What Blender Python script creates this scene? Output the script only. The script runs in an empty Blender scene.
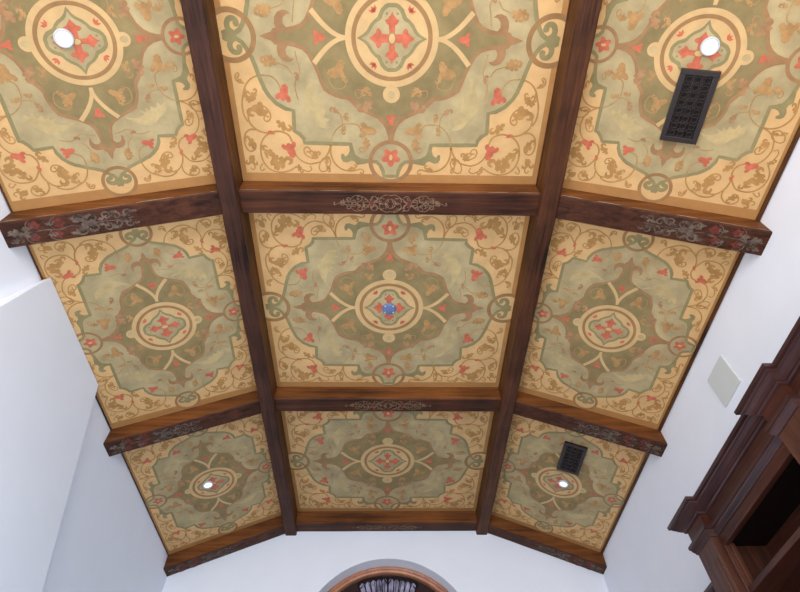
import bpy, bmesh, math, random, json
from mathutils import Vector, Matrix
from mathutils.geometry import tessellate_polygon
random.seed(7)
COL = bpy.context.scene.collection
EYE = 1.6                      # camera height above the floor
H = 3.0 + EYE                  # flat middle of the ceiling
A = 0.9442                     # beam axes, where the ceiling breaks
SL = math.radians(21.998)      # slope of the side bays
XL, XR = -2.018, 2.0299
ROWS = [-0.4207, 1.3323, 3.0852, 4.8373]
WC, DC = 0.1488, 0.1287        # cross beams: width, depth
WB, DB = 0.1099, 0.1671        # long beams
YF = ROWS[3] + WC              # face of the far wall

def cz(x):
    return H - math.tan(SL) * max(abs(x) - A, 0)

# ------------------------------------------------------------------ materials
def lin(c):
    return tuple(((v/255)/12.92 if v/255 <= .04045 else ((v/255+.055)/1.055)**2.4) for v in c) + (1,)

def paint(name, rgb, var=.14, scale=9, rough=.75, warp=.0):
    m = bpy.data.materials.new(name); m.use_nodes = True
    nt = m.node_tree; b = nt.nodes['Principled BSDF']
    tc = nt.nodes.new('ShaderNodeTexCoord')
    n1 = nt.nodes.new('ShaderNodeTexNoise'); n1.inputs['Scale'].default_value = scale
    n1.inputs['Detail'].default_value = 7; n1.inputs['Roughness'].default_value = .62
    nt.links.new(tc.outputs['Object'], n1.inputs['Vector'])
    r = nt.nodes.new('ShaderNodeValToRGB')
    c = lin(rgb)
    lo = tuple(v*(1-var*1.5) for v in c[:3]) + (1,); hi = tuple(min(1, v*(1+var)) for v in c[:3]) + (1,)
    r.color_ramp.elements[0].position = .3; r.color_ramp.elements[0].color = lo
    r.color_ramp.elements[1].position = .7; r.color_ramp.elements[1].color = hi
    nt.links.new(n1.outputs['Fac'], r.inputs['Fac'])
    nt.links.new(r.outputs['Color'], b.inputs['Base Color'])
    b.inputs['Roughness'].default_value = rough
    b.inputs['Specular IOR Level'].default_value = .25
    return m

def wood(name, dark, light, axis='Y', rough=.5, scale=1.0, spec=.4):
    m = bpy.data.materials.new(name); m.use_nodes = True
    nt = m.node_tree; b = nt.nodes['Principled BSDF']
    tc = nt.nodes.new('ShaderNodeTexCoord'); mp = nt.nodes.new('ShaderNodeMapping')
    sc = {'X': (1.2, 26, 26), 'Y': (26, 1.2, 26), 'Z': (26, 26, 1.2)}[axis]
    mp.inputs['Scale'].default_value = tuple(v*scale for v in sc)
    nt.links.new(tc.outputs['Object'], mp.inputs['Vector'])
    n = nt.nodes.new('ShaderNodeTexNoise'); n.inputs['Scale'].default_value = 1.3
    n.inputs['Detail'].default_value = 8; n.inputs['Roughness'].default_value = .68
    n.inputs['Distortion'].default_value = .6
    nt.links.new(mp.outputs['Vector'], n.inputs['Vector'])
    n2 = nt.nodes.new('ShaderNodeTexNoise'); n2.inputs['Scale'].default_value = 3.2; n2.inputs['Detail'].default_value = 3
    nt.links.new(tc.outputs['Object'], n2.inputs['Vector'])
    mx = nt.nodes.new('ShaderNodeMath'); mx.operation = 'MULTIPLY_ADD'
    mx.inputs[1].default_value = .35; nt.links.new(n2.outputs['Fac'], mx.inputs[0])
    ad = nt.nodes.new('ShaderNodeMath'); ad.operation = 'MULTIPLY'; ad.inputs[1].default_value = .72
    nt.links.new(n.outputs['Fac'], ad.inputs[0]); nt.links.new(ad.outputs[0], mx.inputs[2])
    r = nt.nodes.new('ShaderNodeValToRGB')
    r.color_ramp.elements[0].position = .38; r.color_ramp.elements[0].color = lin(dark)
    r.color_ramp.elements[1].position = .68; r.color_ramp.elements[1].color = lin(light)
    nt.links.new(mx.outputs[0], r.inputs['Fac']); nt.links.new(r.outputs['Color'], b.inputs['Base Color'])
    bp = nt.nodes.new('ShaderNodeBump'); bp.inputs['Strength'].default_value = .25; bp.inputs['Distance'].default_value = .004
    nt.links.new(n.outputs['Fac'], bp.inputs['Height']); nt.links.new(bp.outputs['Normal'], b.inputs['Normal'])
    b.inputs['Roughness'].default_value = rough; b.inputs['Specular IOR Level'].default_value = spec
    return m

def plain(name, rgb, rough=.5, metal=0, emit=0):
    m = bpy.data.materials.new(name); m.use_nodes = True
    b = m.node_tree.nodes['Principled BSDF']
    b.inputs['Base Color'].default_value = lin(rgb); b.inputs['Roughness'].default_value = rough
    b.inputs['Metallic'].default_value = metal
    if emit:
        b.inputs['Emission Color'].default_value = lin(rgb); b.inputs['Emission Strength'].default_value = emit
    return m

PM = {  # pigments of the painted panels
 'band': paint('band_paint', (170,124,74), .10, 6), 'bg': paint('cream_paint', (208,169,117), .10, 7),
 'cart': paint('sage_paint', (172,155,116), .20, 5), 'line': paint('moss_paint', (140,129,90), .14, 9),
 'body': paint('umber_paint', (154,117,81), .16, 9), 'olive': paint('olive_paint', (138,121,82), .18, 6),
 'ring': paint('ivory_paint', (200,167,118), .09, 9), 'brown': paint('tan_ring_paint', (152,116,76), .14, 9),
 'red': paint('coral_paint', (192,104,78), .18, 22), 'orange': paint('apricot_paint', (172,133,86), .2, 18),
 'pink': paint('rose_paint', (164,124,88), .2, 18), 'scroll': paint('ochre_paint', (172,130,78), .14, 16),
 'ghost': paint('pale_leaf_paint', (182,161,116), .14, 12),
}
PK = list(PM)
M = {
 'wall': paint('white_plaster', (234,239,250), .015, 3, .85), 'ceil': paint('ceiling_plaster', (190,160,110), .05, 3),
 'floor': wood('floor_boards', (96,70,48), (150,112,78), 'Y'),
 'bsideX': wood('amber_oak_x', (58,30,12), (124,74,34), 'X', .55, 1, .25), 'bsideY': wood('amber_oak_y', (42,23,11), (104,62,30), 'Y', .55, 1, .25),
 'bunderX': wood('dark_oak_x', (26,14,9), (88,50,33), 'X', .6, 1, .2), 'bunderY': wood('dark_oak_y', (26,14,10), (84,51,39), 'Y', .6, 1, .2),  # beam undersides, a darker tone than the sides
 'dgrey': paint('grey_stencil', (98,84,74), .55, 30), 'dred': paint('red_stencil', (110,50,42), .35, 40),
 'dcream': paint('cream_stencil', (128,102,80), .5, 40), 'ddark': paint('dark_stencil', (88,52,36), .25, 40),
 'mahogY': wood('mahogany_y', (34,15,11), (80,42,32), 'Y', .34, 1, .5), 'mahogZ': wood('mahogany_z', (46,24,18), (86,52,40), 'Z', .38, 1, .5),
 'crownw': wood('mahogany_crown', (34,18,18), (72,46,46), 'Y', .28, 1, .6), 'mdark': wood('mahogany_dark', (12,6,5), (22,12,9), 'Y', .6, 1, .15),
 'copper': wood('honey_wood', (142,88,62), (192,128,94), 'Z', .35, .6, .5),
 'iron': plain('black_iron', (22,20,24), .45, .6), 'vent': plain('bronze_black_metal', (52,44,44), .4, .5),
 'void': plain('vent_dark', (6,6,7), .9), 'lens': plain('frosted_lens', (222,230,250), .5, 0, 1.1),
 'trimw': plain('white_trim', (190,192,196), .3), 'chrome': plain('chrome', (225,228,232), .15, 1),
 'blue': plain('disc_blue', (98,116,154), .35), 'plate': paint('grey_white_plate', (206,212,212), .02, 4, .5),  # blue is the tone of the ceiling disc's face and rim
 'glass': paint('leaded_glass', (150,146,172), .5, 14, .15), 'lead': plain('pale_scroll_iron', (128,124,144), .4, .3),
 'bunderR': wood('dark_oak_right', (30,15,8), (98,58,36), 'Y', .6, 1, .2), 'glintchip': paint('highlight_chips', (178,158,140), .2, 60), 'redwood': wood('red_wood', (26,12,13), (50,26,26), 'X', .4),  # right underside a warmer tone; pale strip colour stands in for bevel highlight
}

# ------------------------------------------------------------------ helpers
def link(o, parent=None):
    COL.objects.link(o)
    if parent: o.parent = parent
    return o

def tag(o, label=None, cat=None, group=None, kind=None):
    if label: o['label'] = label
    if cat: o['category'] = cat
    if group: o['group'] = group
    if kind: o['kind'] = kind
    elif cat: o['kind'] = 'thing'
    return o

def empty(name, loc, rot=(0,0,0)):
    o = bpy.data.objects.new(name, None); o.location = loc; o.rotation_euler = rot
    o.empty_display_size = .05
    return link(o)

class MB:
    def __init__(s): s.v = []; s.f = []; s.m = []; s.sm = []
    def add(s, vs, fs, mi=0, smooth=False):
        o = len(s.v); s.v += [tuple(p) for p in vs]
        for f in fs: s.f.append(tuple(o+i for i in f)); s.m.append(mi); s.sm.append(smooth)
    def box(s, x0, x1, y0, y1, z0, z1, mi=0, bev=0):
        if bev:
            bm = bmesh.new(); bmesh.ops.create_cube(bm, size=1)
            for v in bm.verts:
                v.co = Vector(((x0+x1)/2+v.co.x*(x1-x0), (y0+y1)/2+v.co.y*(y1-y0), (z0+z1)/2+v.co.z*(z1-z0)))
            bmesh.ops.bevel(bm, geom=bm.edges[:], offset=bev, segments=2, affect='EDGES', profile=.6)
            bm.verts.index_update()
            s.add([v.co[:] for v in bm.verts], [[v.index for v in f.verts] for f in bm.faces], mi); bm.free(); return
        vs = [(x,y,z) for x in (x0,x1) for y in (y0,y1) for z in (z0,z1)]
        s.add(vs, [(0,1,3,2),(4,6,7,5),(0,4,5,1),(2,3,7,6),(0,2,6,4),(1,5,7,3)], mi)
    def tube(s, pts, r, mi=0, n=8, closed=False):
        pts = [Vector(p) for p in pts]; N = len(pts); vs = []; fs = []
        for i, p in enumerate(pts):
            a = pts[(i-1) % N] if (closed or i > 0) else p; b = pts[(i+1) % N] if (closed or i < N-1) else p
            t = (b-a).normalized(); u = t.cross(Vector((0,0,1)))
            if u.length < 1e-3: u = t.cross(Vector((0,1,0)))
            u.normalize(); w = t.cross(u)
            for k in range(n):
                q = p + (u*math.cos(2*math.pi*k/n) + w*math.sin(2*math.pi*k/n))*r; vs.append(q[:])
        for i in range(N if closed else N-1):
            for k in range(n):
                j = (i+1) % N
                fs.append((i*n+k, i*n+(k+1) % n, j*n+(k+1) % n, j*n+k))
        if not closed: fs += [tuple(range(n))[::-1], tuple((N-1)*n+k for k in range(n))]
        s.add(vs, fs, mi, True)
    def lathe(s, prof, mi=0, n=40, axis='Z'):
        vs = []; fs = []
        for (r, z) in prof:
            for k in range(n):
                a = 2*math.pi*k/n; vs.append((r*math.cos(a), r*math.sin(a), z))
        for i in range(len(prof)-1):
            for k in range(n): fs.append((i*n+k, i*n+(k+1) % n, (i+1)*n+(k+1) % n, (i+1)*n+k))
        s.add(vs, fs, mi, True)
    def poly(s, pts, z, mi):           # flat polygon, any outline, at height z
        if len(pts) < 3: return
        tr = tessellate_polygon([[Vector((p[0], p[1], 0)) for p in pts]])
        fs = []
        for t in tr:
            a, b, c = (pts[i] for i in t)
            ar = (b[0]-a[0])*(c[1]-a[1]) - (b[1]-a[1])*(c[0]-a[0])
            fs.append(t if ar < 0 else t[::-1])
        s.add([(p[0], p[1], z) for p in pts], fs, mi)
    def mesh(s, name, mats):
        me = bpy.data.meshes.new(name); me.from_pydata(s.v, [], s.f)
        for m in mats: me.materials.append(m)
        me.polygons.foreach_set('material_index', s.m)
        me.polygons.foreach_set('use_smooth', s.sm)
        me.update(); return me
    def build(s, name, mats, parent=None, loc=(0,0,0), rot=(0,0,0)):
        if not isinstance(mats, (list, tuple)): mats = [mats]
        o = bpy.data.objects.new(name, s.mesh(name, mats)); o.location = loc; o.rotation_euler = rot
        return link(o, parent)

def smooth(pts, k=5, closed=False):
    n = len(pts); out = []
    rng = range(n if closed else n-1)
    for i in rng:
        p0 = pts[(i-1) % n] if (closed or i > 0) else pts[i]; p1 = pts[i]; p2 = pts[(i+1) % n]
        p3 = pts[(i+2) % n] if (closed or i < n-2) else p2
        for j in range(k):
            t = j/k
            out.append(tuple(.5*((2*p1[d]) + (-p0[d]+p2[d])*t + (2*p0[d]-5*p1[d]+4*p2[d]-p3[d])*t*t + (-p0[d]+3*p1[d]-3*p2[d]+p3[d])*t**3) for d in (0,1)))
    if not closed: out.append(pts[-1])
    return out

def strip(pts, w, w1=None):            # outline of a brush stroke along pts
    w1 = w if w1 is None else w1
    n = len(pts); L = []; R = []
    for i, p in enumerate(pts):
        a = pts[max(i-1, 0)]; b = pts[min(i+1, n-1)]
        dx, dy = b[0]-a[0], b[1]-a[1]; l = math.hypot(dx, dy) or 1
        h = (w + (w1-w)*i/(n-1))/2
        L.append((p[0]-dy/l*h, p[1]+dx/l*h)); R.append((p[0]+dy/l*h, p[1]-dx/l*h))
    return L, R

def circ(cx, cy, r, n=48, ry=None):
    ry = ry or r
    return [(cx+r*math.cos(2*math.pi*i/n), cy+ry*math.sin(2*math.pi*i/n)) for i in range(n)]

# ------------------------------------------------------------------ painted panel pattern
P = json.loads('''{"body":[[0.0148,0.5438],[0.0183,0.5161],[0.0274,0.4799],[0.0461,0.446],[0.0788,0.4151],[0.1304,0.3917],[0.1769,0.3714],[0.2087,0.345],[0.2308,0.3199],[0.2443,0.3115],[0.2769,0.3092],[0.3091,0.3005],[0.3406,0.2856],[0.367,0.2672],[0.3717,0.2656],[0.3907,0.2184],[0.4045,0.1705],[0.4231,0.1276],[0.4458,0.0854],[0.4701,0.0627],[0.5044,0.0507],[0.5436,0.0434],[0.5577,0.0628],[0.5537,0.0877],[0.5376,0.103],[0.5156,0.1067],[0.5307,0.1199],[0.5538,0.1237],[0.5797,0.114],[0.5973,0.0911],[0.6014,0.0621],[0.5982,0.0392],[0.6098,0.039],[0.625,0.0209],[0.6547,0.0123],[0.6836,-0.0011]],"olive":[[0.0004,0.4706],[0.0154,0.4417],[0.0473,0.4099],[0.1063,0.3809],[0.1556,0.3578],[0.1935,0.3242],[0.22,0.2947],[0.2431,0.2908],[0.2849,0.2883],[0.321,0.2733],[0.3474,0.2551],[0.3541,0.2543],[0.3739,0.2056],[0.388,0.1596],[0.4082,0.1136],[0.4286,0.075],[0.4552,0.0482],[0.4846,0.0331],[0.528,0.025],[0.5717,0.0202],[0.5902,0.0134]],"vstrip":[[0.2347,0.0005],[0.2657,0.0047],[0.3021,0.0209],[0.3397,0.0486],[0.3738,0.0825],[0.4122,0.127]],"quad":[[0.1814,0.0007],[0.1498,0.018],[0.1303,0.0361],[0.1119,0.0665],[0.093,0.0857],[0.0755,0.0985],[0.0687,0.1127],[0.0585,0.1364],[0.0382,0.1553],[0.0202,0.1633]],"quadin":[[0.1552,0.0019],[0.132,0.0119],[0.1167,0.0258],[0.0991,0.0545],[0.082,0.0736],[0.0609,0.0838],[0.0522,0.0947],[0.0472,0.1114],[0.0359,0.13],[0.0199,0.1429]],"armR":[[0.0181,0.0203],[0.0533,0.0213],[0.0563,0.0374],[0.0715,0.0485],[0.081,0.0402],[0.0841,0.0264],[0.097,0.0157],[0.1158,0.0026]],"armB":[[0.0146,0.0204],[0.0161,0.06],[0.0304,0.072],[0.0369,0.0867],[0.0236,0.0902],[0.0166,0.1011],[0.0069,0.1096],[0.0008,0.1239]],"cart":[[0.0033,0.7577],[0.0398,0.7572],[0.0463,0.7229],[0.0627,0.6879],[0.0853,0.6677],[0.1203,0.6662],[0.18,0.6581],[0.2139,0.6369],[0.2269,0.6009],[0.2328,0.5635],[0.2741,0.5629],[0.3429,0.5618],[0.4629,0.5601],[0.4989,0.5595],[0.5012,0.5345],[0.5228,0.5085],[0.5502,0.4914],[0.5489,0.4478],[0.5453,0.3767],[0.5879,0.3667],[0.6363,0.3382],[0.6728,0.2965],[0.6948,0.2556],[0.6938,0.2514],[0.7117,0.1999],[0.7257,0.1437],[0.7387,0.1012],[0.7514,0.0801]],"voline":[[0.7514,0.0801],[0.7595,0.0593],[0.7785,0.0304],[0.808,0.0112],[0.8142,0.0063]],"volcurl":[[0.813,0.0095],[0.8359,0.0269],[0.8419,0.0538],[0.829,0.0763],[0.8081,0.08],[0.7934,0.0686],[0.7949,0.0571]],"vollobe":[[0.7989,-0.0047],[0.8062,-0.0128],[0.8317,-0.0181],[0.8533,-0.0209],[0.8725,-0.0132],[0.8704,-0.006]],"hook":[[0.12,0.6579],[0.1794,0.6446],[0.2131,0.6215],[0.2242,0.5857],[0.2303,0.5535],[0.2433,0.5754],[0.2398,0.6007],[0.2502,0.6261],[0.2669,0.6392],[0.2797,0.6205],[0.2897,0.6224],[0.2925,0.6492],[0.2808,0.6701],[0.258,0.6747],[0.2322,0.6625],[0.2173,0.6648],[0.1994,0.6891],[0.1711,0.6843],[0.1427,0.6784],[0.1205,0.6745]],"ghost":[[0.4156,0.1626],[0.4376,0.2002],[0.4655,0.256],[0.4859,0.3242],[0.4776,0.3705],[0.4404,0.4181],[0.4026,0.4666],[0.3489,0.4732],[0.3657,0.4422],[0.345,0.4234],[0.3784,0.4096],[0.3638,0.3723],[0.3892,0.3589],[0.3713,0.3261],[0.3957,0.3257],[0.3862,0.2823],[0.4109,0.3072],[0.4261,0.2709],[0.4301,0.2353]],"S":[["orange",0.006,[[0.1721,0.4777],[0.1883,0.4533],[0.2187,0.4452],[0.267,0.4492],[0.3073,0.4756],[0.3377,0.5192],[0.3476,0.5588]]],["scroll",0.0075,[[0.3483,0.5688],[0.3512,0.6195],[0.3361,0.6715],[0.3034,0.7087],[0.2639,0.7252],[0.2234,0.7258],[0.1825,0.7157],[0.1626,0.7245],[0.1654,0.7426],[0.1784,0.7392]]],["scroll",0.0075,[[0.3485,0.5708],[0.3695,0.6244],[0.4114,0.6704],[0.4755,0.6873],[0.4771,0.6873],[0.5161,0.6741],[0.5481,0.6455],[0.5616,0.6144]]],["scroll",0.008,[[0.5705,0.5555],[0.5872,0.5154],[0.6335,0.495],[0.6834,0.5021],[0.7245,0.5282],[0.751,0.5729],[0.7575,0.6342],[0.7452,0.6867],[0.7105,0.7276],[0.6561,0.7412],[0.6038,0.7312],[0.56,0.7051]]],["scroll",0.0075,[[0.6839,0.5061],[0.7322,0.5014],[0.7685,0.4832],[0.7969,0.4488],[0.7994,0.4057],[0.7732,0.3638],[0.7327,0.3487],[0.6967,0.3622],[0.6762,0.3982],[0.6825,0.4285],[0.7035,0.4396],[0.7147,0.4242],[0.7063,0.4072],[0.6918,0.4131]]],["scroll",0.0075,[[0.7689,0.4861],[0.8034,0.4876],[0.832,0.5117],[0.8436,0.5564],[0.8366,0.5971],[0.8146,0.6148],[0.7868,0.5978],[0.7819,0.5674],[0.7957,0.5602]]],["scroll",0.0075,[[0.8058,0.4438],[0.8234,0.4053],[0.825,0.349],[0.8124,0.2987],[0.794,0.2629],[0.8162,0.3116],[0.7945,0.2515],[0.7599,0.2123],[0.7181,0.1937],[0.692,0.1916]]],["orange",0.006,[[0.692,0.1916],[0.6468,0.1967],[0.6182,0.2234],[0.6045,0.2591],[0.6016,0.286]]],["scroll",0.0065,[[0.7961,0.2337],[0.8234,0.2306],[0.8392,0.2153],[0.838,0.1935],[0.824,0.1824],[0.8174,0.1921],[0.826,0.1989]]],["scroll",0.0065,[[0.4155,0.6756],[0.3932,0.6498],[0.3636,0.6554],[0.3556,0.6816],[0.3791,0.7236],[0.4104,0.7339],[0.4248,0.7123],[0.418,0.6808]]],["scroll",0.0065,[[0.4337,0.6544],[0.4632,0.6488],[0.4967,0.6328],[0.5064,0.6019],[0.4917,0.5848],[0.4726,0.5922],[0.4714,0.6096],[0.4877,0.6134]]],["scroll",0.006,[[0.56,0.7051],[0.5262,0.7216],[0.492,0.7349],[0.4702,0.7202],[0.4766,0.7031]]],["scroll",0.006,[[0.7553,0.6865],[0.7754,0.7181],[0.7656,0.7343],[0.7516,0.7227]]],["scroll",0.006,[[0.811,0.6857],[0.8051,0.7123],[0.8179,0.7282],[0.8284,0.7174]]],["orange",0.005,[[0.5133,0.3165],[0.5245,0.2515],[0.5147,0.2076],[0.4915,0.1647],[0.5002,0.1221],[0.5078,0.0719]]],["orange",0.005,[[0.5345,0.1812],[0.5576,0.1465],[0.5922,0.1332],[0.6182,0.1243]]],["orange",0.005,[[0.2523,0.212],[0.2494,0.2383],[0.2782,0.2555],[0.3149,0.2505],[0.3355,0.2193],[0.3457,0.1758]]],["orange",0.006,[[0.1655,0.5515],[0.1469,0.5768],[0.1498,0.602],[0.1699,0.6099],[0.1832,0.5965],[0.1766,0.5814],[0.163,0.5856]]],["orange",0.005,[[0.2761,0.4713],[0.2768,0.4233],[0.2915,0.3854],[0.3144,0.3739]]],["pink",0.005,[[0.1559,0.2664],[0.1878,0.257],[0.1982,0.2791],[0.1853,0.3018],[0.1644,0.2931],[0.1676,0.2796]]]],"L":[["leaf","scroll",0.6856,0.3839,0.0978,0.0126],["leaf","scroll",0.7138,0.4118,0.009,-0.0658],["leaf","scroll",0.6499,0.4366,-0.0729,0.0349],["leaf","scroll",0.678,0.6405,0.0525,-0.0521],["leaf","scroll",0.6649,0.7303,0.0525,-0.0955],["leaf","scroll",0.694,0.7192,-0.0973,-0.0462],["leaf","scroll",0.5481,0.6894,-0.0207,0.0428],["leaf","scroll",0.4688,0.6539,-0.0479,-0.0303],["leaf","scroll",0.7876,0.6029,0.0445,-0.0613],["leaf","scroll",0.7984,0.6388,0.0472,0.0412],["leaf","scroll",0.8235,0.6385,-0.0307,0.0475],["leaf","scroll",0.7836,0.3404,0.0002,-0.0548],["leaf","scroll",0.7774,0.3313,-0.0249,-0.0361],["leaf","scroll",0.3816,0.6918,-0.0122,0.0373],["leaf","scroll",0.4246,0.6494,0.044,-0.0316],["leaf","scroll",0.383,0.6918,-0.0184,-0.0416],["leaf","scroll",0.2537,0.7232,-0.042,-0.029],["leaf","scroll",0.8045,0.2291,0.0211,-0.0223],["leaf","scroll",0.7766,0.3123,-0.0304,-0.0421],["flower","red",0.5951,0.5631,-0.0261,0.0894],["leaf","red",0.6648,0.5093,0.0401,-0.0075],["flower","red",0.5988,0.3224,-0.0228,-0.0895],["flower","orange",0.1769,0.4776,-0.0962,0.0112],["leaf","orange",0.1429,0.5221,0.0097,0.0748],["leaf","orange",0.2626,0.457,0.0082,0.0533],["leaf","orange",0.2468,0.4333,0.0017,-0.0519],["leaf","pink",0.2915,0.3854,0.0555,-0.0195],["leaf","orange",0.6194,0.1327,0.0769,-0.0308],["leaf","pink",0.5065,0.2165,0.0133,-0.0437],["leaf","orange",0.6075,-0.1351,0.0696,0.033],["flower","orange",0.2963,0.1852,-0.0372,-0.0799],["leaf","orange",0.2832,0.1941,0.0566,-0.0354],["leaf","orange",0.2638,0.1772,-0.0247,0.0437],["leaf","orange",0.1105,0.294,0.017,-0.0449],["leaf","orange",0.1271,0.2403,0.0299,0.0529],["leaf","pink",0.0999,0.3239,0.0953,0.0351]]}''')
LEAF = [(0,-.05),(.05,.12),(.2,.16),(.15,.3),(.3,.38),(.38,.24),(.45,.44),(.62,.48),(.66,.3),(.8,.36),(.95,.24),(1.0,.02),(.9,-.16),(.74,-.2),(.64,-.1),(.76,-.06),(.82,.04),(.74,.14),(.58,.04),(.5,-.18),(.34,-.24),(.3,-.08),(.14,-.18)]
FLOW = [(0,.07),(.12,.2),(-.02,.34),(.0,.5),(.14,.56),(.3,.46),(.42,.27),(.58,.3),(.72,.22),(.84,.24),(1.0,0)]
FLOW = FLOW + [(x, -y) for x, y in FLOW[-2::-1]]
ROSE = [(math.cos(a)*r, math.sin(a)*r) for i in range(16) for a, r in [(2*math.pi*i/16, 1.0 if i % 2 == 0 else .55)]]

def lerp_map(tab):
    def f(v):
        for (a, b), (c, d) in zip(tab, tab[1:]):
            if v <= c: return b + (d-b)*(v-a)/(c-a)
        (a, b), (c, d) = tab[-2:]; return d + (d-b)*(v-c)/(c-a)
    return f

def panel_mesh(side):
    mb = MB()
    mi = {k: i for i, k in enumerate(PK)}
    if not side:
        wa = wb = lambda v: v
        G = {'med': ((0,0),(0,0),1), 'pend': ((0,.292),(0,.280),1), 'ros': ((0,.668),(0,.668),1), 'vol': ((.834,0),(.834,0),1)}
        ha, hb = .889, .8021; ga, gb = .858, .746
    else:
        wa = lerp_map([(0,0),(.24,.215),(.405,.36),(.48,.42),(.55,.49),(.684,.585),(.858,.748),(.889,.8021)])
        wb = lerp_map([(0,0),(.125,.087),(.313,.215),(.39,.262),(.54,.38),(.57,.393),(.757,.528),(.8021,.551)])
        G = {'med': ((0,0),(0,0),.82), 'pend': ((0,.292),(0,.205),.72), 'ros': ((0,.668),(0,.47),.69), 'vol': ((.834,0),(.712,0),.68)}
        ha, hb = .8021, .551; ga, gb = .744, .528
    def T(p, g=None):
        if g is None: a, b = wa(abs(p[0])), wb(abs(p[1])); return (math.copysign(a, p[0]), math.copysign(b, p[1]))
        c, d, k = G[g]; return (d[0]+(p[0]-c[0])*k, d[1]+(p[1]-c[1])*k)
    def out(p):                        # pattern axes to panel axes
        return (p[1], p[0]) if side else p
    cnt = [0]
    Z = lambda l: -.00022*l - 2.2e-6*(cnt[0] % 90)
    def fill(pts, m, l): mb.poly([out(p) for p in pts], Z(l), mi[m])
    def line(pts, w, m, l, w1=None):
        L, R = strip(pts, w, w1)
        for i in range(len(L)-1):
            zz = Z(l) - 1.2e-6*i
            q = [out(L[i]), out(L[i+1]), out(R[i+1]), out(R[i])]
            ar = sum(q[k][0]*q[(k+1)%4][1]-q[(k+1)%4][0]*q[k][1] for k in range(4))
            if ar > 0: q = q[::-1]
            mb.add([(x, y, zz) for x, y in q], [(0,1,2,3)], mi[m])
    def ringf(c, r0, r1, m, l, n=64):
        a = circ(c[0], c[1], r0, n); b = circ(c[0], c[1], r1, n)
        for i in range(n):
            j = (i+1) % n; q = [out(a[i]), out(a[j]), out(b[j]), out(b[i])]
            ar = sum(q[k][0]*q[(k+1)%4][1]-q[(k+1)%4][0]*q[k][1] for k in range(4))
            if ar > 0: q = q[::-1]
            mb.add([(x, y, Z(l)) for x, y in q], [(0,1,2,3)], mi[m])
    Q = [(sa, sb) for sa in (1,-1) for sb in (1,-1)]
    mir = lambda pts, s: [(p[0]*s[0], p[1]*s[1]) for p in pts]
    def full(path):                    # quarter path (b axis -> a axis) to closed outline
        q = [(max(p[0], 0), max(p[1], 0)) for p in path]
        r = [(a, -b) for a, b in q[::-1]]
        return q + r + [(-a, -b) for a, b in q] + [(-a, -b) for a, b in r]
    # slab
    mb.box(-(.545 if side else ha), (.545 if side else ha), -.8021, .8021, 0, .006, mi['band'])
    fill([(-ga,-gb),(ga,-gb),(ga,gb),(-ga,gb)], 'bg', 1)
    k = .8 if side else 1
    # discs under the volutes and rosettes
    for s in (1,-1):
        c = G['vol'][1]; fill([(p[0]*s, p[1]) for p in circ(c[0], 0, .118*G['vol'][2])], 'bg', 2)
        c = G['ros'][1]; fill([(p[0], p[1]*s) for p in circ(0, c[1], .115*G['ros'][2])], 'bg', 2)
    # cartouche
    cp = P['cart']
    nr = 6                              # first points lie in the rosette ring
    cq = [T(p, 'ros') for p in cp[:nr]] + [T(p) for p in cp[nr:]] + [T(p, 'vol') for p in P['voline'][1:]]
    cq = [(p[0], p[1]) for p in cq]
    lim = (hb-.012) if side else .8
    cf = full([(0, cq[0][1])] + cq + [(cq[-1][0], 0)])
    fill(cf, 'cart', 3)
    lw = .023*k
    for s in Q:
        seg = [(p[0], p[1]) for p in cq]
        line(mir([(0, cq[0][1])] + seg, s), lw, 'line', 6)
        line(mir(smooth([T(p, 'vol') for p in P['volcurl']]), s), lw*1.35, 'line', 7, lw*1.05)
        e = T(P['volcurl'][-1], 'vol'); fill(mir(circ(e[0], e[1], .016*k, 14), s), 'line', 7)
        vl = [T((p[0]+.004, p[1]*1.35), 'vol') for p in P['vollobe']]; fill(mir([(vl[0][0], 0)] + smooth(vl, 3) + [(vl[-1][0], 0)], s), 'line', 7)
        fill(mir([T(p) for p in P['hook']], s), 'line', 7)
        fill(mir(smooth([T(p) for p in P['ghost']], 3, True), s), 'ghost', 4)
    # body
    bp = [T(p) for p in P['body']]; fill(full(bp), 'body', 8)
    op = [T(p) for p in P['olive']]; fill(full([(0, op[0][1])] + op + [(op[-1][0], 0)]), 'olive', 9)
    # flowing stems, leaves
    for qi, s in enumerate(Q):
        cnt[0] = qi*20
        for m, w, pts in P['S']:
            q = smooth([T(p) for p in pts], 4); inb = m != 'scroll'
            line(mir(q, s), w*(1.1 if inb else 1.4)*k, m, 10 if inb else 5, w*(.8 if inb else 1.1)*k)
            fill(mir(circ(q[-1][0], q[-1][1], w*.85*k, 8), s), m, 10 if inb else 5)
        for i, (kd, m, x, y, dx, dy) in enumerate(P['L']):
            cnt[0] = i*2+1 if m == 'scroll' else i*2+qi*7
            p0 = T((x, y)); p1 = T((x+dx, y+dy)); ax = (p1[0]-p0[0], p1[1]-p0[1])
            fl = 1 if i % 2 else -1
            n = (-ax[1]*.85*fl, ax[0]*.85*fl)
            src = LEAF if kd == 'leaf' else FLOW
            if m == 'scroll': ax = (ax[0]*1.25, ax[1]*1.25); n = (n[0]*1.1, n[1]*1.1)
            fill(mir([(p0[0]+ax[0]*u+n[0]*v, p0[1]+ax[1]*u+n[1]*v) for u, v in src], s), m, 11 if m != 'scroll' else 5.5)
        cnt[0] = qi*20+5
        line(mir(smooth([T(p) for p in P['vstrip']], 4), s), .020*k, 'ring', 12, .027*k)
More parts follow.
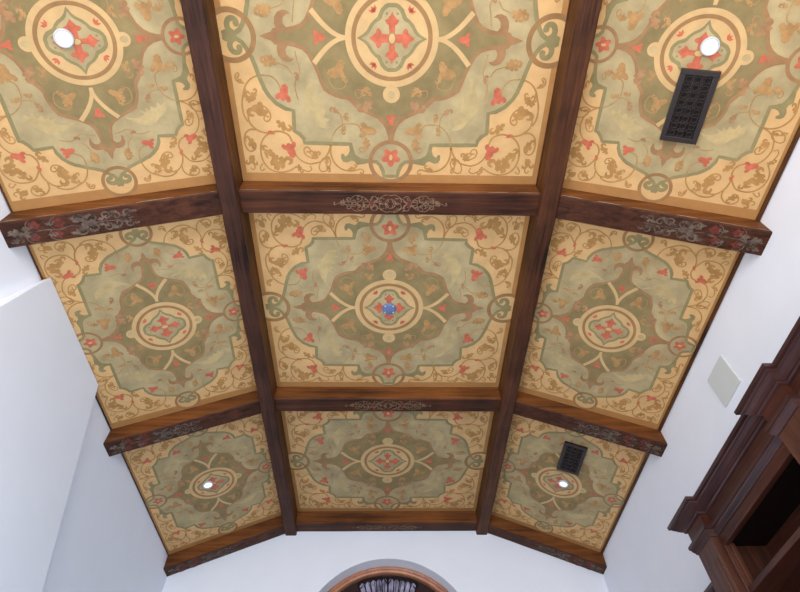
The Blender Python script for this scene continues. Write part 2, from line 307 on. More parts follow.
    for s in (1,-1):
        # red buds within the body, on both axes
        c = T((.375, 0)); fill([((c[0]-(u-.5)*.062*k)*s, v*.062*k) for u, v in FLOW], 'red', 12)
        c = T((0, .425)); fill([(v*.05*k, (c[1]+(u-.5)*.062*k)*s) for u, v in FLOW], 'red', 12)
        # pendants
        c = G['pend'][1]; fill([(p[0], p[1]*s) for p in circ(0, c[1], .042*G['pend'][2]/.9, 32)], 'ring', 12.5)
        fill([(p[0], p[1]*s) for p in circ(0, c[1]+.004, .020*k, 20, .024*k)], 'ghost', 13.2)
        # volute ring and rosette ring
        c = G['vol'][1]; kk = G['vol'][2]
        ringf((c[0]*s, 0), .106*kk, .133*kk, 'brown', 5.8)
        c = G['ros'][1]; kk = G['ros'][2]
        ringf((0, c[1]*s), .108*kk, .132*kk, 'body', 8.5)
        fc = c[1]-.028*kk
        fill([(math.cos(t)*r*kk, (fc+math.sin(t)*r*kk)*s) for i in range(50) for t, r in [(math.pi*i/25+math.pi/2, .047+.011*math.cos(i*math.pi/5))]], 'red', 9)
        fill([(p[0], p[1]*s) for p in circ(0, fc, .010*kk, 12, .018*kk)], 'ring', 10)
    # medallion
    g = G['med'][2]
    fill(circ(0,0,.243*g,72), 'ring', 13)
    ringf((0,0), .188*g, .211*g, 'brown', 14, 72)
    fill(full([T(p,'med') for p in P['quad'][::-1]]), 'line', 14)
    fill(full([T(p,'med') for p in P['quadin'][::-1]]), 'cart', 15)
    for s in Q:
        aR = [T(p,'med') for p in P['armR']]; fill(mir([(0,0),(0,aR[0][1])] + aR + [(aR[-1][0],0)], s), 'red', 16)
        aB = [T(p,'med') for p in P['armB']]; fill(mir([(0,0),(aB[0][0],0)] + aB + [(0,aB[-1][1])], s), 'red', 16.2)
        d = (.094*g, .128*g)
        for an in (.2, .85, 1.5):
            u = (math.cos(an), math.sin(an)); n = (-u[1], u[0]); L = .036*g
            o = (d[0]-.008*g, d[1]-.008*g)
            fill(mir([(o[0], o[1]), (o[0]+u[0]*L*.5+n[0]*L*.25, o[1]+u[1]*L*.5+n[1]*L*.25), (o[0]+u[0]*L, o[1]+u[1]*L), (o[0]+u[0]*L*.5-n[0]*L*.25, o[1]+u[1]*L*.5-n[1]*L*.25)], s), 'red', 15)
        fill(mir(circ(.066*g,.040*g,.006*g,8), s), 'line', 16); fill(mir(circ(.027*g,.115*g,.007*g,8), s), 'line', 16)
    fill(circ(0,0,.021*g,24,.030*g), 'brown', 17); fill(circ(0,0,.016*g,24,.024*g), 'ring', 18)
    me = mb.mesh('painted_panel', [PM[q] for q in PK])
    bm = bmesh.new(); bm.from_mesh(me)          # trim everything to the panel's edges
    for ax, lim_ in ((0, .5435 if side else .8885), (1, .8012)):
        for sg in (1, -1):
            no = [0,0,0]; no[ax] = sg; co_ = [0,0,0]; co_[ax] = sg*lim_
            bmesh.ops.bisect_plane(bm, geom=bm.verts[:]+bm.edges[:]+bm.faces[:], plane_co=co_, plane_no=no, clear_outer=True)
    bm.to_mesh(me); bm.free()
    return me

pc, ps = panel_mesh(False), panel_mesh(True)
rowdesc = ['near', 'middle', 'far']
UC = .606
yc = [(ROWS[i]+WC+ROWS[i+1])/2 for i in range(3)]
LAB = {
 (0,'c'): 'large near painted ceiling panel, broad rectangle with coral cross medallion, between the two long beams',
 (1,'c'): 'painted ceiling panel with the small blue disc at the centre of its medallion',
 (2,'c'): 'small far painted ceiling panel between the long beams, straight above the arched window',
 (0,'l'): 'near left sloping painted ceiling panel with a round downlight, cut off by the picture top',
 (1,'l'): 'left sloping painted ceiling panel without any light, above the white plaster hood',
 (2,'l'): 'far left sloping painted ceiling panel with a small downlight in its medallion and no vent',
 (0,'r'): 'near right sloping painted ceiling panel with a downlight and the long black vent',
 (1,'r'): 'right sloping painted ceiling panel with neither light nor vent, above the square wall plate',
 (2,'r'): 'far right sloping painted ceiling panel with the smaller black vent and a downlight',
}
def slope_pt(sg, u, v, row, drop=0.0):   # point on a sloping bay, u down the slope from the beam axis
    return Vector((sg*(A+u*math.cos(SL)) - sg*drop*math.sin(SL), yc[row]+v, H-u*math.sin(SL)-drop*math.cos(SL)))
for r in range(3):
    for k in 'clr':
        o = bpy.data.objects.new('painted_panel', pc if k == 'c' else ps)
        if k == 'c': o.location = (0, yc[r], H)
        else:
            sg = 1 if k == 'r' else -1
            o.location = slope_pt(sg, UC, 0, r); o.rotation_euler = (0, sg*SL, 0)
        link(o); tag(o, LAB[(r,k)], 'ceiling panel', 'painted panels between the ceiling beams')

# ------------------------------------------------------------------ beams
def beam_box(mb, x0, x1, y0, y1, top, bot, ns=14, nw=1, axis='X', bev=.006, jit=.0015):
    """beam along X or Y; top/bot are functions of x; slots 0 side, 1 underside"""
    rng = random.Random(int((x0+y0)*977))
    L = (x1-x0) if axis == 'X' else (y1-y0)
    for i in range(ns+1): pass
    rings = []
    for i in range(ns+1):
        t = i/ns
        if axis == 'X':
            x = x0+t*L; j = [rng.uniform(-jit, jit) for _ in range(4)]
            z0, z1 = bot(x), top(x)
            rings.append([(x, y0, z1), (x, y0+j[1], z0+bev), (x, y0+bev+j[1], z0+j[2]*.4), (x, y1-bev+j[3], z0+j[2]*.4), (x, y1+j[3], z0+bev), (x, y1, z1)])
        else:
            y = y0+t*L; j = [rng.uniform(-jit, jit) for _ in range(4)]
            z0, z1 = bot(x0), top(x0)
            rings.append([(x0+j[0], y, z1), (x0+j[1], y, z0+bev), (x0+bev+j[1], y, z0+j[2]*.4), (x1-bev+j[3], y, z0+j[2]*.4), (x1+j[3], y, z0+bev), (x1, y, z1)])
    o = len(mb.v); n = 6
    vs = [p for r in rings for p in r]; fs = []; ms = []
    for i in range(ns):
        for k in range(n):
            a, b = i*n+k, i*n+(k+1) % n; c, d = (i+1)*n+(k+1) % n, (i+1)*n+k
            f = (a, b, c, d) if axis == 'Y' else (a, d, c, b)
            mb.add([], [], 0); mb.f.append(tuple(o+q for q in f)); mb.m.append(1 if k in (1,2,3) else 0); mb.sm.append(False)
    mb.v += vs
    mb.f.append(tuple(o+k for k in range(n))); mb.m.append(0); mb.sm.append(False)
    mb.f.append(tuple(o+ns*n+k for k in range(n))[::-1]); mb.m.append(0); mb.sm.append(False)

def spiral(cx, cy, r, a0, turns, n=16, shrink=.25):
    return [(cx+r*(1-(1-shrink)*i/n)*math.cos(a0+turns*2*math.pi*i/n), cy+r*(1-(1-shrink)*i/n)*math.sin(a0+turns*2*math.pi*i/n)) for i in range(n+1)]

def deco(mb, shapes, place):             # shapes: (kind, pts, width, slot); place(s,t,layer)->xyz on the underside
    for i, (kd, pts, w, sl) in enumerate(shapes):
        lay = .0012 + 4e-6*i
        if kd == 'line':
            L, R = strip(pts, w, w*.7)
            for k in range(len(L)-1):
                mb.add([place(*L[k], lay), place(*L[k+1], lay), place(*R[k+1], lay), place(*R[k], lay)], [(0,1,2,3)], sl)
        else:
            tr = tessellate_polygon([[Vector((p[0], p[1], 0)) for p in pts]])
            mb.add([place(*p, lay+.0004) for p in pts], [tuple(t) for t in tr], sl)

def centre_deco():
    S = []; h = .058; rg = random.Random(3)
    for sx in (1,-1):
        for sy in (1,-1):
            q = lambda pts: [(p[0]*sx, p[1]*sy) for p in pts]
            for cx, cy, r, a0, tn in [(.045,.022,.034,math.pi,.9),(.10,.030,.028,-1.2,-1.1),(.145,.012,.030,2.6,1.1),(.185,.034,.022,-1,-1.2),(.215,.010,.024,2.8,1.1),(.25,.024,.018,-1.5,-1.2),(.285,.008,.016,2.8,1.1)]:
                S.append(('line', q(spiral(cx, cy, r, a0, tn)), .0050, 3))
            S.append(('line', q(smooth([(0,.052),(.03,.055),(.07,.03),(.11,.004),(.16,.04),(.21,.05),(.25,.015),(.31,.002)])), .0048, 3))
            for _ in range(16):
                x = rg.uniform(.02,.29); y = rg.uniform(.002, h*(1-x/.42)); a = rg.uniform(0, 6.28)
                S.append(('fill', q([(x+math.cos(a+t)*r, y+math.sin(a+t)*r) for t, r in ((0,.012),(1.3,.004),(3.1,.006),(4.9,.004))]), 0, 3))
            S.append(('fill', q([(.112+u*.016, .004+v*.016) for u, v in ROSE]), 0, 4))
        S.append(('line', [(x*sx, y) for x, y in smooth([(.31,0),(.335,.012),(.33,-.008),(.34,0)])], .0048, 3))
    S.append(('line', circ(0, 0, .030, 20)+[(.030,0)], .0055, 3))
    return S

def side_deco():                         # s: distance from the wall, t: across
    S = []
    for x, y, r in [(.125,.034,.023),(.140,-.034,.024),(.225,.034,.023),(.245,-.028,.026)]:
        pet = [(x+(r+r*.16*math.cos(5*t))*math.cos(t), y+(r+r*.16*math.cos(5*t))*math.sin(t)) for t in [2*math.pi*i/30 for i in range(30)]]
        S.append(('fill', pet, 0, 4)); S.append(('fill', circ(x+.003, y, r*.35, 10), 0, 5))
        S.append(('line', spiral(x, y, r*1.5, 1, .55, 10, .95), .006, 2))
    S.append(('fill', [(.025+u*.085, -.012+v*.08) for u, v in LEAF], 0, 2)); S.append(('fill', [(.02+u*.06, .045-v*.05) for u, v in LEAF], 0, 2))
    S.append(('line', smooth([(.02,.0),(.10,.002),(.18,.0),(.24,.006),(.30,-.002),(.36,.016),(.42,.0),(.50,.004),(.58,.0)]), .007, 2))
    for u0, v0 in [(.085,.02),(.09,-.03),(.185,.03),(.185,-.035),(.28,.04),(.29,-.045)]:
        S.append(('fill', [(u0+u*.045, v0+v*.035) for u, v in LEAF], 0, 2))
    for sy in (1,-1):
        for cx, cy, r, a0, tn in [(.330,.034,.030,0,1.1),(.395,.026,.026,3.1,-1.0),(.455,.036,.024,-1,1.1),(.505,.022,.024,3.1,-1.1),(.555,.032,.022,0,1.0)]:
            S.append(('line', [(a, b*sy) for a, b in spiral(cx, cy, r, a0, tn)], .010, 2))
        for x, y, w in [(.305,.024,.06),(.36,.042,.05),(.415,.014,.05),(.47,.044,.045),(.52,.014,.05),(.565,.034,.04)]:
            S.append(('fill', [(x+u*w, (y+v*w*.6)*sy) for u, v in LEAF], 0, 2))
    S.append(('fill', [(.34+u*.075, v*.06) for u, v in FLOW], 0, 2))
    return S
CD, SD = centre_deco(), side_deco()
def edge_highlights(root, x0, x1, f):              # bevel highlight drawn as pale strips, plus chipped spots, along the lower near edge
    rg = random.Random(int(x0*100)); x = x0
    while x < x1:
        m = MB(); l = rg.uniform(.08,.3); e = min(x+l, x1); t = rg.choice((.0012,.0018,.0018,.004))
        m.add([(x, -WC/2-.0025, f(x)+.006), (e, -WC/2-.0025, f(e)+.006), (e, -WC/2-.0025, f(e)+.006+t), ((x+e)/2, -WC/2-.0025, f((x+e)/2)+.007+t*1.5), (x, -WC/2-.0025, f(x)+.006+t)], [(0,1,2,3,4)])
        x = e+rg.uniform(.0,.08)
        m.build('highlit_worn_edge', M['glintchip'], root)
LX = A-WB/2-.0005
ROWN = ['nearest', 'middle', 'far']
for r in range(3):
    y0 = ROWS[r+1]; y1 = y0+WC-(.003 if r == 2 else 0)
    # flat centre beam
    root = empty('ceiling_cross_beam', (0, y0+WC/2, H-DC))
    mb = MB(); beam_box(mb, -LX, LX, -WC/2, y1-y0-WC/2, lambda x: DC, lambda x: 0)
    deco(mb, CD, lambda s, t, l: (s, t, -l))
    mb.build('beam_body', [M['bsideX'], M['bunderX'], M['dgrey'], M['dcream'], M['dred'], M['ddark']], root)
    tm = MB(); tm.box(-LX+.002, LX-.002, -WC/2-.005, -WC/2+.004, DC-.05, DC-.004, 0, .004); tm.build('trim_strip', M['bsideX'], root)
    if r == 0: edge_highlights(root, -LX+.01, LX-.01, lambda x: 0)
    tag(root, ['dark wooden cross beam between the long beams, nearest, lacy cream stencil with two red spots', 'dark wooden cross beam between the long beams, between the blue-disc panel and the far panel', 'dark wooden cross beam lying flat against the white wall above the arched window'][r], 'ceiling beam', 'cross beams of the ceiling')
    for sg, xw in ((-1, XL), (1, XR)):
        root = empty('ceiling_cross_beam', (0, y0+WC/2, H-DC))
        mb = MB(); xa, xb = (A+WB/2+.0005), abs(xw)-.001
        f = lambda x: cz(x)-H
        beam_box(mb, min(sg*xa, sg*xb), max(sg*xa, sg*xb), -WC/2, y1-y0-WC/2, lambda x: f(x)+DC, lambda x: f(x))
        deco(mb, SD, lambda s, t, l: (sg*(xb-s), t, f(xb-s)-l))
        mb.build('beam_body', [M['bsideX'], M['bunderX'], M['dgrey'], M['dcream'], M['dred'], M['ddark']], root)
        if r == 0: edge_highlights(root, min(sg*xa, sg*xb)+.01, max(sg*xa, sg*xb)-.01, f)
        w = ['left','right'][sg > 0]
        tag(root, [f'nearest sloping {w} cross beam, dark wood, grey scrolls and red roses at its wall end',
                   f'middle sloping {w} cross beam, dark wood with grey painted scrolls at its wall end',
                   f'far sloping {w} cross beam, dark wood, running along the arch wall to the corner'][r], 'ceiling beam', 'cross beams of the ceiling')
for sg in (-1, 1):
    o = MB(); x0 = sg*A-WB/2
    beam_box(o, x0-sg*A, x0-sg*A+WB, -.62, YF-.001, lambda x: 0, lambda x: -DB, 44, 1, 'Y', .008, .0022)
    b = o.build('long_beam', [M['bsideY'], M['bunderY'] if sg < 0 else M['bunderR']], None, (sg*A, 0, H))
    tag(b, ['left long dark wooden ceiling beam running from the picture top to the arch wall', 'right long dark wooden ceiling beam running from the picture top to the arch wall'][sg > 0], 'ceiling beam', 'long beams of the ceiling')

# thin brown wall mouldings of the sloping bays
for r in range(3):
    for sg, xw in ((-1, XL), (1, XR)):
        mb = MB(); ue = (abs(xw)-A)/math.cos(SL)
        u0 = UC+.545
        a0 = slope_pt(sg, u0, 0, r); a1 = slope_pt(sg, ue-.001, 0, r)
        n = Vector((-sg*math.sin(SL), 0, -math.cos(SL)))*.012
        ys = (ROWS[r]+WC+.001, ROWS[r+1]-.001)
        vs = []
        for y in ys:
            for q in (a0, a1, a1+n, a0+n): vs.append((q.x, y, q.z))
        mb.add(vs, [(0,1,2,3),(7,6,5,4),(0,4,5,1),(1,5,6,2),(2,6,7,3),(3,7,4,0)])
        o = mb.build('wall_moulding', M['bsideY']); w = ['left','right'][sg > 0]
        tag(o, f'thin brown moulding where the {["nearest","middle","far"][r]} {w} sloping panel meets the {w} wall', 'moulding', 'thin wall mouldings of the ceiling')

# ------------------------------------------------------------------ lights, disc, vents
def downlight(sg, u, v, row, label):
    root = empty('recessed_light', slope_pt(sg, u, v, row, .0145), (0, sg*SL, 0))
    m = MB(); m.lathe([(.033,.009),(.033,-.002),(.036,-.005),(.041,-.004),(.043,.002),(.043,.009)]); m.build('trim_ring', M['trimw'], root)
    m = MB(); m.lathe([(.0,-.0015),(.012,-.002),(.024,-.0012),(.0335,.003)], 0, 32); m.build('lens', M['lens'], root)
    tag(root, label, 'ceiling light', 'recessed ceiling downlights')
downlight(-1, .652, -.018, 0, 'round white recessed downlight in the near left medallion at the picture top')
downlight(1, .642, -.036, 0, 'round white recessed downlight just above the long black vent')
downlight(-1, .652, -.014, 2, 'tiny round white downlight in the far left medallion')
downlight(1, .647, -.018, 2, 'tiny round white downlight beside the smaller black vent')
root = empty('ceiling_disc', (0, yc[1]+.004, H-.0135))
m = MB(); m.lathe([(.0,-.006),(.03,-.0055),(.043,-.003),(.0455,.0)], 0, 40); m.build('disc_face', M['blue'], root)
m = MB(); m.lathe([(.0455,.0),(.047,-.003),(.049,-.001),(.049,.008)], 0, 40); m.build('rim', M['brownrim'] if 'brownrim' in M else M['blue'], root)
for a in (.75, 2.4, 3.95, 5.5):
    m = MB(); bm = bmesh.new(); bmesh.ops.create_uvsphere(bm, u_segments=12, v_segments=8, radius=.006); bm.verts.index_update()
    m.add([(v.co.x+.040*math.cos(a), v.co.y+.040*math.sin(a), v.co.z*.6-.005) for v in bm.verts], [[v.index for v in f.verts] for f in bm.faces], 0, True); bm.free()
    m.build('rim_stud', M['trimw'], root)
tag(root, 'small round blue disc with bright studs in the centre medallion of the middle ceiling panel', 'ceiling disc')

def vent(sg, row, u0, u1, v0, v1, nc, nr, label):
    cu, cv = (u0+u1)/2, (v0+v1)/2; W, L = u1-u0, v1-v0; fr = .026
    root = empty('ceiling_vent', slope_pt(sg, cu, cv, row, .0135), (0, sg*SL, 0))
    m = MB(); m.box(-W/2+.006, W/2-.006, -L/2+.006, L/2-.006, -.001, .0, 0); m.build('dark_duct', M['void'], root)
    m = MB()
    m.box(-W/2, W/2, -L/2, -L/2+fr, -.011, .008, 0, .002); m.box(-W/2, W/2, L/2-fr, L/2, -.011, .008, 0, .002)
    m.box(-W/2, -W/2+fr, -L/2+fr, L/2-fr, -.011, .008, 0, .002); m.box(W/2-fr, W/2, -L/2+fr, L/2-fr, -.011, .008, 0, .002)
    m.build('frame', M['vent'], root)
    m = MB(); iw, il = W-2*fr, L-2*fr; cw, cl = iw/nc, il/nr; r = .0024
    for i in range(nc+1): m.tube([(-iw/2+i*cw, -il/2, -.007), (-iw/2+i*cw, il/2, -.007)], r, 0, 5)
    for j in range(nr+1): m.tube([(-iw/2, -il/2+j*cl, -.007), (iw/2, -il/2+j*cl, -.007)], r, 0, 5)
    for i in range(nc):
        for j in range(nr):
            cx, cy = -iw/2+(i+.5)*cw, -il/2+(j+.5)*cl
            m.tube([(cx+cw*.36*math.cos(t*math.pi/4), cy+cl*.36*math.sin(t*math.pi/4), -.0075) for t in range(8)], r, 0, 5, True)
            for s in (1,-1): m.tube([(cx-cw/2, cy-s*cl/2, -.007), (cx-cw*.2, cy-s*cl*.2, -.007)], r, 0, 5); m.tube([(cx+cw/2, cy-s*cl/2, -.007), (cx+cw*.2, cy-s*cl*.2, -.007)], r, 0, 5)
    m.build('grille', M['vent'], root)
    tag(root, label, 'vent', 'black ceiling vents')
vent(1, 0, .549, .729, .070, .433, 3, 8, 'long black metal vent with a star-pattern grille on the near right panel')
vent(1, 2, .553, .735, -.552, -.196, 3, 7, 'smaller-looking black metal vent on the far right panel, beside its downlight')

# ------------------------------------------------------------------ room shell
def struct(name, mb, mats, label=None):
    return tag(mb.build(name, mats), label, None, None, 'structure')
YB = -4.0
m = MB(); zt = H+.35
m.box(XL-.2, XL, YB, YF+.4, 0, zt); struct('wall_left', m, M['wall'])
m = MB(); m.box(XR, XR+.2, YB, YF+.4, 0, zt); struct('wall_right', m, M['wall'])
m = MB(); m.box(XL-.2, XR+.2, YB, YF+.4, -.1, 0); struct('floor', m, M['floor'])
m = MB()
pr = [(XL-.1, cz(XL-.1)+.030), (-A, H+.030), (A, H+.030), (XR+.1, cz(XR+.1)+.030)]
for (xa, za), (xb, zb) in zip(pr, pr[1:]):
    vs = [(x, y, z+dz) for x, z in ((xa, za), (xb, zb)) for y in (YB, YF+.2) for dz in (0, .1)]
    m.add(vs, [(0,1,3,2),(4,6,7,5),(0,4,5,1),(2,3,7,6),(0,2,6,4),(1,5,7,3)])
struct('ceiling', m, M['ceil'])
# far wall with the arched opening
AC, AR = 1.80+EYE, .80; AX = .012; D1 = .15
m = MB(); N = 48
arc = [(AX+AR*math.cos(math.pi*i/N), AC+AR*math.sin(math.pi*i/N)) for i in range(N+1)]
for i in range(N):
    (xa, za), (xb, zb) = arc[i], arc[i+1]
    m.add([(xa, YF, za), (xb, YF, zb), (xb, YF, zt), (xa, YF, zt)], [(0,1,2,3)])
    m.add([(xa, YF, za), (xb, YF, zb), (xb, YF+.3, zb), (xa, YF+.3, za)], [(3,2,1,0)], 0, True)
for s in (1,-1):
    xj = AX+s*AR; xw = XR if s > 0 else XL
    m.add([(xj, YF, 0), (xw, YF, 0), (xw, YF, zt), (xj, YF, zt)], [(0,1,2,3)])
    m.add([(xj, YF, 0), (xj, YF+.3, 0), (xj, YF+.3, AC), (xj, YF, AC)], [(0,1,2,3)])
m.add([(XL, YF+.3, 0), (XR, YF+.3, 0), (XR, YF+.3, zt), (XL, YF+.3, zt)], [(3,2,1,0)])
struct('wall_far', m, M['wall'])
# arched window set in the recess
win = empty('window_1', (AX, YF+D1, AC)); tag(win, 'arched window with honey wood frame and fan of scroll ironwork in the far wall', None, None, 'structure')
m = MB(); prof = [(.80,.0),(.795,-.012),(.785,-.018),(.772,-.010),(.768,-.020),(.752,-.026),(.738,-.020),(.733,-.006),(.733,.0),(.733,.03),(.80,.03)]
vs = []; fs = []; path = [(1.0, 0, -AC+.02)] ; n = len(prof)
stations = [(1, 0, -AC+.01)] + [(math.cos(math.pi*i/40), math.sin(math.pi*i/40), 0) for i in range(41)] + [(-1, 0, -AC+.01)]
for (cx, cyy, dz) in stations:
    for (rr, dy) in prof: vs.append((cx*(rr-.001), dy, cyy*(rr-.001)+dz))
for i in range(len(stations)-1):
    for k in range(n): fs.append((i*n+k, i*n+(k+1) % n, (i+1)*n+(k+1) % n, (i+1)*n+k))
m.add(vs, fs, 0, False); m.build('arch_frame', M['copper'], win)
m = MB(); pts = [(.735*math.cos(math.pi*i/40), .735*math.sin(math.pi*i/40)) for i in range(41)]
m.add([(x, .031, z) for x, z in pts]+[(-.735, .031, -AC+.01), (.735, .031, -AC+.01)], [tuple(range(43))]); m.build('dark_panel', M['redwood'], win)
m = MB()
for s in (1,-1): m.box(min(s*.25, s*.62), max(s*.25, s*.62), .02, .030, .515, .555, 0, .004)
m.build('pale_rail', plain('pale_rose_rail', (176,150,158), .5), win)
def lobe(k, sx):
    bx = .018+.040*k; top = .698-.008*k-.005*max(0, k-2); tx = .03+.052*k
    c = [(bx*.3, .30), (bx-.012, .45), (tx-.026, top-.05), (tx-.018, top-.012), (tx, top), (tx+.018, top-.012), (tx+.026, top-.05), (bx+.016, .45)]
    return [(x*sx, z) for x, z in smooth(c, 3, True)]
m = MB(); m2 = MB(); rg = random.Random(5)
for sx in (1,-1):
    for k in range(5):
        L_ = lobe(k, sx); m.add([(x, .018+.003*(k % 2), z) for x, z in L_], [tuple(range(len(L_)))])
        m2.tube([(x, .016, z) for x, z in L_], .0035, 0, 6, True)
        a, b = L_[0], L_[12]; m2.tube([(a[0], .014, a[1]), ((a[0]+b[0])/2+.01*sx, .014, (a[1]+b[1])/2), (b[0], .014, b[1])], .0025, 0, 6)
    m2.tube([(p[0]*sx, .012, p[1]) for p in smooth([(0,.63),(.05,.706),(.13,.70),(.22,.685),(.28,.64),(.26,.60),(.24,.62)], 5)], .005, 0, 6)
m.build('fan_panes', M['glass'], win); m = m2
m.tube([(0, .004, -1.2), (0, .004, .70)], .007, 0, 8)
m.build('scroll_iron', M['iron'], win)

# ------------------------------------------------------------------ plaster hood on the left wall
ZT = 2.577+EYE; ZB = 1.25
def hood_sec(z): d = ZT-z; return (-1.972+.085*d, 1.757-.29*d, 2.64+.32*d)
m = MB(); vs = []
for z in (ZT, ZB):
    x, ya, yb = hood_sec(z); zw = cz(XL)-.03 if z == ZT else z; vs += [(XL+.001, ya, zw), (x, ya, z), (x, yb, z), (XL+.001, yb, zw)]
m.add(vs, [(0,1,2,3),(7,6,5,4),(0,4,5,1),(1,5,6,2),(2,6,7,3),(3,7,4,0)])
x, ya, yb = hood_sec(ZB)
hood = empty('fireplace_hood', (XL, (ya+yb)/2, 0))
o = m.build('hood_body', M['wall'], hood, (-XL, -(ya+yb)/2, 0))
m = MB(); m.box(XL, x+.06, ya-.05, yb+.05, ZB-.16, ZB, 0, .012); m.build('mantel_shelf', M['mahogY'], hood, (-XL, -(ya+yb)/2, 0))
for a_ in (ya+.05, yb-.45):
    m = MB(); m.box(XL, x-.02, a_, a_+.40, 0, ZB-.16, 0, .006); m.build('side_pier', M['wall'], hood, (-XL, -(ya+yb)/2, 0))
tag(hood, 'white plaster fireplace hood tapering upward against the left wall', 'hood')

# square plate on the right wall
m = MB(); m.box(-.010, .0, -.11, .11, -.112, .112, 0, .002)
o = m.build('wall_mounted_plate', M['plate'], None, (XR-.0005, 2.2545, 2.252+EYE)); tag(o, 'square pale grey plate on the white right wall above the bookcase', 'wall plate')

# ------------------------------------------------------------------ mahogany bookcase on the right wall
def sweep(mb, path, prof, mi=0):         # path runs with the room on its left; prof (out, z)
    n = len(path); vs = []; k = len(prof)
    for i, p in enumerate(path):
        def nrm(a, b): d = Vector((b[0]-a[0], b[1]-a[1])).normalized(); return Vector((-d.y, d.x))
        if i == 0: off = nrm(path[0], path[1])
        elif i == n-1: off = nrm(path[-2], path[-1])
        else:
            n1, n2 = nrm(path[i-1], p), nrm(p, path[i+1]); off = (n1+n2)/(1+n1.dot(n2))
        for o, z in prof: vs.append((p[0]+off.x*o, p[1]+off.y*o, z))
    fs = []
    for i in range(n-1):
        for j in range(k-1): fs.append((i*k+j, (i+1)*k+j, (i+1)*k+j+1, i*k+j+1))
    mb.add(vs, fs, mi)
E0 = EYE
XP, XW = 1.668, 1.71                     # pilaster face, frieze face of the bays
PIL = [(.625,.807), (1.605,1.787), (2.585,2.765)]
path = [(XR-.002, PIL[0][0])]
for i, (a, b) in enumerate(PIL):
    if i > 0: path.append((XW, a))
    path += [(XP, a), (XP, b)]
    if i < 2: path.append((XW, b))
path.append((XR-.002, PIL[-1][1]))
book = empty('bookcase', (1.85, 1.695, 0))
def bpart(mb, name, mat): return mb.build(name, mat, book, (-1.85, -1.695, 0))
m = MB(); sweep(m, path, [(0,1.575),(.012,1.578),(.014,1.588),(.020,1.590),(.032,1.600),(.044,1.613),(.050,1.618),(.052,1.625),(.064,1.628),(.066,1.645),(0,1.646)]) 
m.v = [(x, y, z+E0) for x, y, z in m.v]; bpart(m, 'crown_moulding', M['crownw'])
m = MB(); sweep(m, path, [(0,1.575),(0,1.505)]); m.v = [(x, y, z+E0) for x, y, z in m.v]; bpart(m, 'frieze', M['mahogY'])
m = MB(); sweep(m, path, [(0,1.452),(.005,1.454),(.007,1.462),(.016,1.476),(.018,1.486),(.024,1.488),(.024,1.504),(.0,1.506)]); m.v = [(x, y, z+E0) for x, y, z in m.v]; bpart(m, 'lower_moulding', M['crownw'])
m = MB(); m.box(XW+.001, XR-.003, PIL[0][0]+.01, PIL[-1][1]-.01, 1.42+E0, 1.64+E0); bpart(m, 'top_carcass', M['mdark'])
for i, (a, b) in enumerate(PIL):
    m = MB(); m.box(XP, XW+.03, a, b, .12, 1.455+E0, 0, .003); m.box(XP-.006, XP+.01, a+.035, b-.035, .4, 1.36+E0, 0, .004); bpart(m, 'pilaster', M['mahogZ'])
    m = MB(); m.box(XW+.028, XR-.003, a+.03, b-.03, .12, 1.42+E0); bpart(m, 'side_panel', M['mahogZ'])
for (a0, a), (b, b1) in zip(PIL, PIL[1:]):
    m = MB(); m.box(XW, XW+.03, a-.01, b+.01, 1.402+E0, 1.455+E0, 0, .002); bpart(m, 'architrave', M['mahogY'])
    m = MB(); m.box(XW, XW+.025, a-.005, a+.012, .12, 1.41+E0, 0, .004); m.box(XW, XW+.025, b-.012, b+.005, .12, 1.41+E0, 0, .004); m.box(XW+.025, XW+.05, a-.032, a+.024, .12, 1.41+E0, 0, .004); m.box(XW+.025, XW+.05, b-.024, b+.032, .12, 1.41+E0, 0, .004); bpart(m, 'jamb_moulding', M['mahogZ'])
    m = MB(); m.box(1.955, 1.97, a-.03, b+.03, .12, 1.42+E0); bpart(m, 'back_panel', M['mahogY'])
    for z in (1.165, .82, .47, .12, -.25):
        m = MB(); m.box(XW+.004, 1.955, a-.025, b+.025, z+E0, z+.028+E0, 0, .004); bpart(m, 'shelf', M['mahogY'])
    m = MB(); m.box(XW+.02, 1.97, a-.03, b+.03, .0, 1.2, 0, .004); bpart(m, 'lower_cupboard', M['mahogY'])
m = MB(); m.box(XP-.02, XR-.003, PIL[0][0]-.02, PIL[-1][1]+.02, 0, .12, 0, .006); bpart(m, 'plinth', M['mahogY'])
tag(book, 'dark mahogany bookcase with crown moulding and pilasters against the right wall', 'bookcase')

low = empty('side_cabinet', (1.93, 3.5, 0))
def lpart(mb, name, mat): return mb.build(name, mat, low, (-1.93, -3.5, 0))
path2 = [(1.85, 2.84), (1.85, 4.3), (XR-.002, 4.3)]
m = MB(); sweep(m, path2, [(0,1.33),(.012,1.335),(.02,1.35),(.04,1.375),(.045,1.385),(.056,1.39),(.056,1.41),(-.17,1.411)]); m.v = [(x, y, z+E0) for x, y, z in m.v]; lpart(m, 'crown_moulding', M['crownw'])
m = MB(); m.box(1.85, XR-.003, 2.84, 4.3, 0, 1.40+E0, 0, .004); lpart(m, 'carcass', M['mahogZ'])
for i in range(2):
    m = MB(); m.box(1.835, 1.85, 2.88+i*.71, 3.55+i*.71, .15, 1.28+E0, 0, .006); d = lpart(m, 'door', M['mahogZ'])
    m = MB(); m.box(1.81, 1.835, 3.49+i*.12, 3.51+i*.12, 1.5, 1.62, 0, .004); m.build('handle', M['iron'], d)
tag(low, 'lower dark wood cabinet beyond the bookcase, only its cornice showing at the picture bottom', 'cabinet')

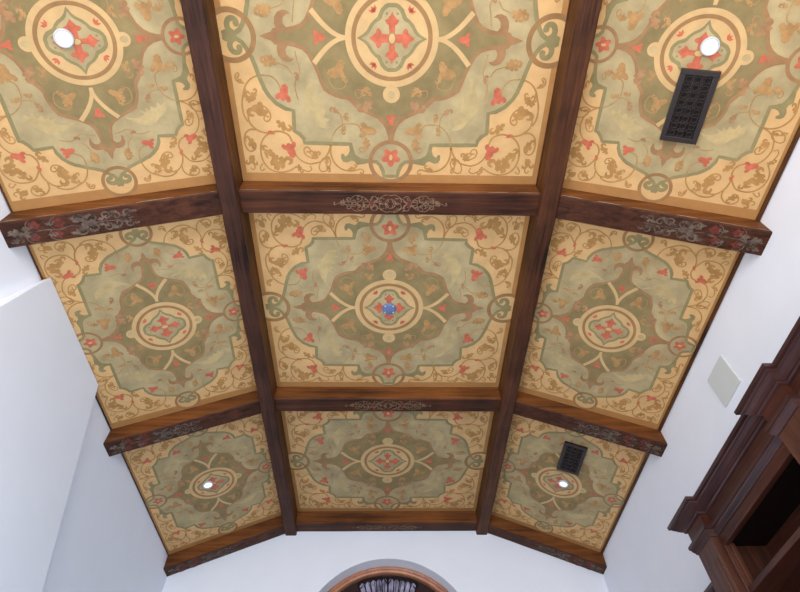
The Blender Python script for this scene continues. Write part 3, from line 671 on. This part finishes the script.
# ------------------------------------------------------------------ light
w = bpy.data.worlds.new('day'); bpy.context.scene.world = w; w.use_nodes = True
w.node_tree.nodes['Background'].inputs['Color'].default_value = (.80,.88,1,1)
w.node_tree.nodes['Background'].inputs['Strength'].default_value = 1.0
def area(name, loc, target, sx, sy, energy, color):
    l = bpy.data.lights.new(name, 'AREA'); l.shape = 'RECTANGLE'; l.size = sx; l.size_y = sy; l.energy = energy; l.color = color
    o = bpy.data.objects.new(name, l); o.location = loc
    o.rotation_euler = (Vector(target)-Vector(loc)).to_track_quat('-Z', 'Y').to_euler(); link(o)
area('rear_window_light', (0, -2.8, 2.5), (0, 5, 3.9), 3.4, 2.6, 166, (1,.97,.94))
area('warm_room_light', (0, -.2, 1.2), (0, .1, 4.6), 2.0, 1.2, 50, (1,.84,.62))
area('floor_bounce_light', (0, 1.0, .25), (0, 1.0, 4), 3.6, 4.0, 9, (.74,.86,1))
area('right_cool_fill', (1.0, 1.4, .8), (-2.0, 2.2, 2.0), 1.0, 1.0, 50, (.32,.64,1))  # added blue fill inside the room, tints the left hood
area('left_cool_fill', (-1.5, .6, 1.2), (2.0, 3.3, 2.8), 1.2, 1.2, 46, (.86,.92,1))  # added pale fill inside the room, brightens the right wall


# ------------------------------------------------------------------ camera
cam = bpy.data.cameras.new('camera'); co = bpy.data.objects.new('camera', cam); link(co)
pt, yw, rl = (math.radians(v) for v in (53.9613, -2.4225, -1.5422))
fwd = Vector((0, math.cos(pt), math.sin(pt))); rt = Vector((1,0,0)); up = rt.cross(fwd)
Rz = Matrix.Rotation(yw, 3, 'Z'); fwd, rt, up = Rz@fwd, Rz@rt, Rz@up
rt, up = math.cos(rl)*rt+math.sin(rl)*up, -math.sin(rl)*rt+math.cos(rl)*up
mat = Matrix((rt, up, -fwd)).transposed().to_4x4(); mat.translation = Vector((-.0169, 0, EYE))
co.matrix_world = mat
cam.sensor_width = 36; cam.lens = 527.989/800*36; cam.clip_start = .02
bpy.context.scene.camera = co
vs_ = bpy.context.scene.view_settings; vs_.view_transform = 'Standard'; vs_.look = 'None'; vs_.exposure = 0
